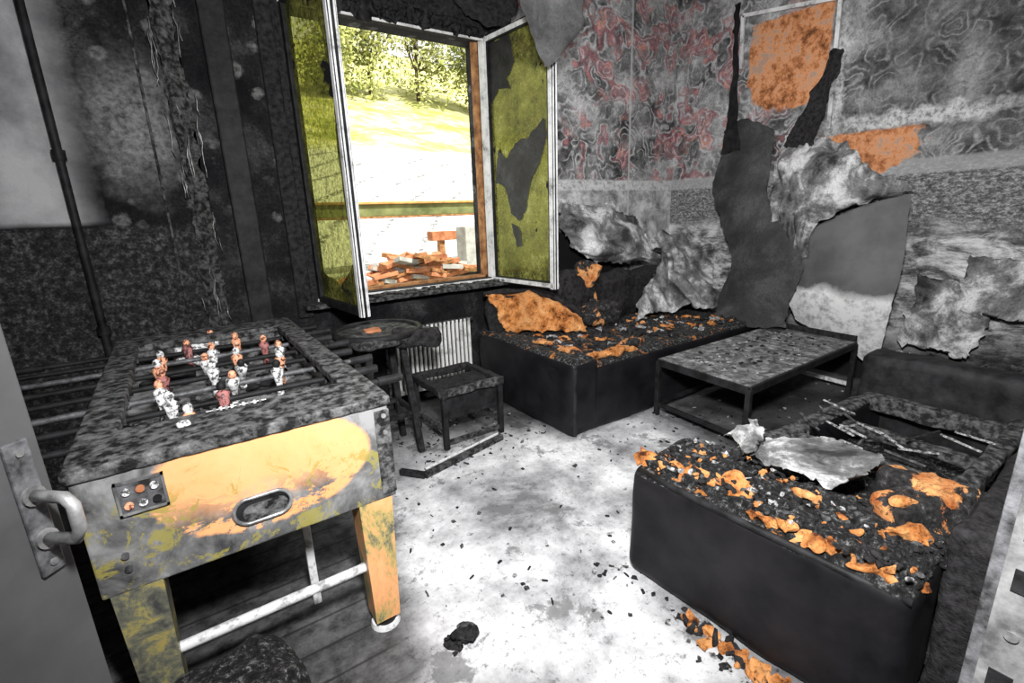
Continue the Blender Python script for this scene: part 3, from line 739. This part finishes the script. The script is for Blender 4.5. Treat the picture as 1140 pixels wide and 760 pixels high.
b.lump((1.97,.44,.46),(.14,.22,.24),'foamchar',26,.03,.03,7,-.25,12)
b.lump((1.80,.375,.585),(.22,.07,.03),'foam',14,.015,.03,9,-.35,17)
b.lump((2.0,.66,.36),(.55,.70,.12),'ashgrey',30,.04,.04,8,0,13)
b.lump((2.7,.65,.20),(.85,.6,.10),'ashgrey',26,.04,.04,8,0,14)
def strip(pts,w,m,seed,h=.035):
    for i in range(len(pts)-1):
        p=Vector(pts[i]);q=Vector(pts[i+1]);c_=(p+q)/2;d=q-p
        b.lump(c_,(d.length*1.3,w*random.uniform(.6,1.3),h),m,14,.015,.045,11,math.atan2(d.y,d.x)+random.uniform(-.15,.15),seed+i)
strip([(1.45,1.19,.50),(1.46,1.10,.505),(1.47,1.02,.51),(1.49,.94,.515),(1.51,.86,.515),(1.53,.80,.52)],.075,'foam',20,.045)
strip([(1.43,.74,.505),(1.43,.66,.505),(1.44,.58,.505),(1.45,.50,.50),(1.46,.42,.50),(1.49,.34,.49),(1.52,.28,.48)],.035,'foam',30,.03)
strip([(1.64,.42,.52),(1.67,.33,.52)],.06,'foam',40)
strip([(1.62,.66,.53),(1.66,.60,.53)],.03,'foam',44,.03)
for i in range(620):
    x=random.uniform(1.44,1.74);y=random.uniform(.28,1.15)
    if random.random()<.35: x=random.uniform(1.75,2.3);y=random.uniform(.35,.95)
    z=.53 if x<1.75 else .43
    b.lump((x,y,z),(random.uniform(.008,.035),random.uniform(.006,.022),random.uniform(.006,.02)),random.choice(['char','char','char','char2','ash','char','foam']),1,.01,.012,30,random.uniform(0,3),i,smooth=False)
for i in range(26):
    p=Vector((random.uniform(2.0,3.0),random.uniform(.35,.9),.44+random.uniform(0,.05))); a=random.uniform(0,3.14)
    b.beam(p,p+Vector((math.cos(a)*.14,math.sin(a)*.14,random.uniform(-.05,.05))),.010,.006,random.choice(['char2','ash','char']))
b.finish()
b=B('fallen_lining_sheet')
b.surf([[(1.76,.94,.55),(1.98,.90,.55),(2.18,.84,.53)],[(1.72,.82,.565),(1.93,.76,.58),(2.14,.70,.55)],[(1.72,.68,.56),(1.90,.62,.58),(2.06,.58,.58)],[(1.72,.60,.56),(1.83,.56,.59),(1.94,.56,.59)]],'sheetlight',16,.015,5,4,.03,crease=.02,csc=3.5)
b.surf([[(1.86,1.08,.53),(1.93,1.02,.60),(2.02,1.02,.57)],[(1.76,.97,.555),(1.84,.94,.58),(1.94,.96,.575)],[(1.68,.90,.56),(1.74,.88,.57),(1.82,.90,.57)]],'sheetlight',12,.02,8,5,.03,crease=.02,csc=6)
b.finish()

# ---------------------------------------------------------------- rubble
def rubble(name,n,fx,mats,smin=.02,smax=.1,hmax=.05):
    b=B(name)
    for i in range(n):
        x,y,z=fx()
        sx,sy=random.uniform(smin,smax),random.uniform(smin,smax)*.7;h=random.uniform(.006,hmax)
        b.lump((x,y,z+h*.45),(sx,sy,h),random.choice(mats),1,.01,min(sx,sy)*.4,30,random.uniform(0,3.1),i,tilt=(random.uniform(-.3,.3),random.uniform(-.3,.3)),smooth=False)
    return b.finish()
rubble('rubble_heap',420,lambda:(lambda y,d:(4.56-min(abs(d),.9),y,max(0,(.36-abs(d)*.8))*random.uniform(0,1)))(random.uniform(.35,1.3),random.gauss(0,.3)),['char','char2','ash','char2','char'],.03,.14,.06)
def scat():
    k=random.random()
    if k<.35: return (random.uniform(1.0,2.0),random.uniform(2.4,3.4),0)
    if k<.75: return (random.uniform(2.0,4.4),random.uniform(1.2,2.2),0)
    if k<.9: return (random.uniform(.5,1.9),random.uniform(1.0,2.6),0)
    return (random.gauss(1.32,.04),random.uniform(.5,1.3),0)
rubble('floor_debris',520,scat,['char','char','char2','ash'],.005,.035,.010)
rubble('foam_scraps',46,lambda:(random.gauss(1.345,.015),random.uniform(.45,.90),0),['foam','foam','char'],.02,.075,.04)
b=B('charred_clump'); b.lump((.61,1.30,.02),(.09,.05,.04),'char',8,.02,.04,24); b.lump((.66,1.32,.02),(.06,.03,.03),'char2',4,.01,.02,20); b.finish()
b=B('charred_cushion'); b.lump((-.13,1.33,.13),(.46,.34,.27),'ashgrey',30,.10,.03,7,.3,3); b.finish()

# ---------------------------------------------------------------- door
b=B('door_1')
E=Vector((-.235,1.05,0));H=Vector((-1.10,.12,0));d=(E-H).normalized();nn=Vector((d.y,-d.x,0))
L=(E-H).length
T=Matrix(((d.x,-nn.x,0,H.x),(d.y,-nn.y,0,H.y),(0,0,1,.01),(0,0,0,1)))
b.box(0,L,0,.042,0,2.08,'doorpaint',.003,T)
b.box(L-.002,L+.001,.008,.034,.8,1.25,'steel',0,T)
b.box(L-.055,L-.018,-.008,0,.93,1.17,'jamb',.003,T)
b.box(L-.055,L-.018,.042,.050,.93,1.17,'jamb',.003,T)
for z in (.95,1.15): b.cyl(T@Vector((L-.036,-.008,z)),T@Vector((L-.036,-.011,z)),.006,'steel')
for sgn,y0 in ((-1,-.006),(1,.048)):
    o_=.075*sgn
    pts=[(L-.036,y0,1.085),(L-.036,y0+o_*.85,1.085),(L-.036,y0+o_,1.072),(L-.036,y0+o_,1.03),(L-.036,y0+o_*.85,1.01),(L-.036,y0,1.005)]
    b.tube([tuple(T@Vector((p[0],p[1],p[2]-.01))) for p in pts],.010,'steel' if sgn<0 else 'black',12)
    for zz in (1.085,1.005): b.cyl(T@Vector((L-.036,y0,zz-.01)),T@Vector((L-.036,y0+sgn*.008,zz-.01)),.017,'steel')
b.finish()

# ---------------------------------------------------------------- exterior
def hz(x,y):
    if y<9: base=.45+.05*(y-4)
    elif y<24: base=.70+(y-9)*.30
    else: base=5.2+(y-24)*.40
    base+= -max(0,(x*.55-y*.28))*.12*(max(0,y-9)/20)
    return base+.25*noise.noise(Vector((x*.3,y*.3,0)))*(1 if y>8 else .2)
b=B('hillside_ground')
NX,NY=90,90;vs=[]
for j in range(NY+1):
    y=4.2+ (j/NY)**1.6*60
    for i in range(NX+1):
        x=-25+i/NX*85; vs.append((x,y,hz(x,y)))
fs=[(j*(NX+1)+i,j*(NX+1)+i+1,(j+1)*(NX+1)+i+1,(j+1)*(NX+1)+i) for j in range(NY) for i in range(NX)]
b.add(vs,fs,'hill',True); b.finish()
b=B('timber_barrier')
b.box(1.2,7.0,7.45,7.60,1.52,1.70,'beam',.01); b.box(1.2,7.0,7.40,7.65,1.70,1.74,'beamo',.01); b.box(1.2,7.0,7.40,7.65,1.49,1.52,'wood',.01)
for x in (1.4,5.0,6.6): b.box(x,x+.14,7.45,7.6,.4,1.5,'wood',.01)
b.box(4.2,4.7,7.45,7.8,.5,1.30,'concrete',.02)
b.box(3.55,4.0,7.4,7.6,1.10,1.25,'brick',.01); b.box(3.7,3.8,7.45,7.55,.5,1.1,'wood')
b.finish()
b=B('brick_pile')
for i in range(150):
    x=random.gauss(2.9,.45);y=random.gauss(6.7,.13);z=.58+max(0,.42-abs(x-2.9)*.3)*random.random()
    b.lump((x,y,z),(.34,.14,.06),random.choice(['brick','brick','wood','concrete']),1,.005,.005,10,random.uniform(-.5,.5),i,tilt=(random.uniform(-.3,.3),random.uniform(-.3,.3)),smooth=False)
b.finish()
def tree(name,x,y,h,rad,nl):
    b=B(name); z0=hz(x,y)-.3
    b.cyl((x,y,z0),(x,y,z0+h*.7),.16,'bark',8,.06)
    cl=[]
    for k in range(13):
        a=random.uniform(0,6.28);rr=random.uniform(0,rad*.8);zz=z0+h*random.uniform(.15,1.0)
        c_=Vector((x+math.cos(a)*rr,y+math.sin(a)*rr,zz)); cl.append((c_,random.uniform(.4,.65)*rad))
        b.cyl((x,y,z0+h*.3),c_,.05,'bark',5,.02)
    vs=[];fs=[]
    for i in range(nl):
        c_,r=random.choice(cl); v=Vector((random.gauss(0,1),random.gauss(0,1),random.gauss(0,1))).normalized()*r*random.uniform(.6,1)
        p=c_+v; a=Vector((random.gauss(0,1),random.gauss(0,1),random.gauss(0,1))).normalized(); c2=a.orthogonal().normalized(); s_=random.uniform(.10,.24)
        o=len(vs); vs+=[p+a*s_,p+c2*s_*.6,p-a*s_,p-c2*s_*.6]; fs.append((o,o+1,o+2,o+3))
    b.add(vs,fs,'leaf'); return b.finish()
for (x,y,h,r) in [(10,33,6,3.0),(13,35,6.5,3.2),(16.5,35,7,3.4),(20,33,7,3.4),(22.5,31,7,3.4),(25,31,8,3.8),(29.5,36,9,4),(19,27,3.2,2.0),(6,36,7,3.2),(21,26,3,1.8)]:
    tree('tree',x,y,h,r,3200)

# ---------------------------------------------------------------- light
w_=bpy.data.worlds.new('world'); scene.world=w_; w_.use_nodes=True
bg=w_.node_tree.nodes['Background']; bg.inputs[0].default_value=(1.0,1.0,.93,1); bg.inputs[1].default_value=1.6
def area(name,loc,tgt,size,p,colr=(1,1,1)):
    l=bpy.data.lights.new(name,'AREA'); l.shape='SQUARE'; l.size=size; l.energy=p; l.color=colr
    o=bpy.data.objects.new(name,l); bpy.context.collection.objects.link(o); o.location=loc
    o.rotation_euler=(Vector(tgt)-Vector(loc)).to_track_quat('-Z','Y').to_euler(); return o
area('camera_flash',(.15,.12,2.0),(2.8,2.2,1.35),.22,170)
area('ceiling_fill',(2.5,2.0,3.5),(2.5,2.0,0),1.2,46)  # unseen fill light added to imitate bounce, not a fitting of the room
s=bpy.data.lights.new('sun','SUN'); s.energy=6.8; s.angle=.01; s.color=(1,.98,.90)
so=bpy.data.objects.new('sun',s); bpy.context.collection.objects.link(so); so.rotation_euler=(math.radians(38),0,math.radians(25))
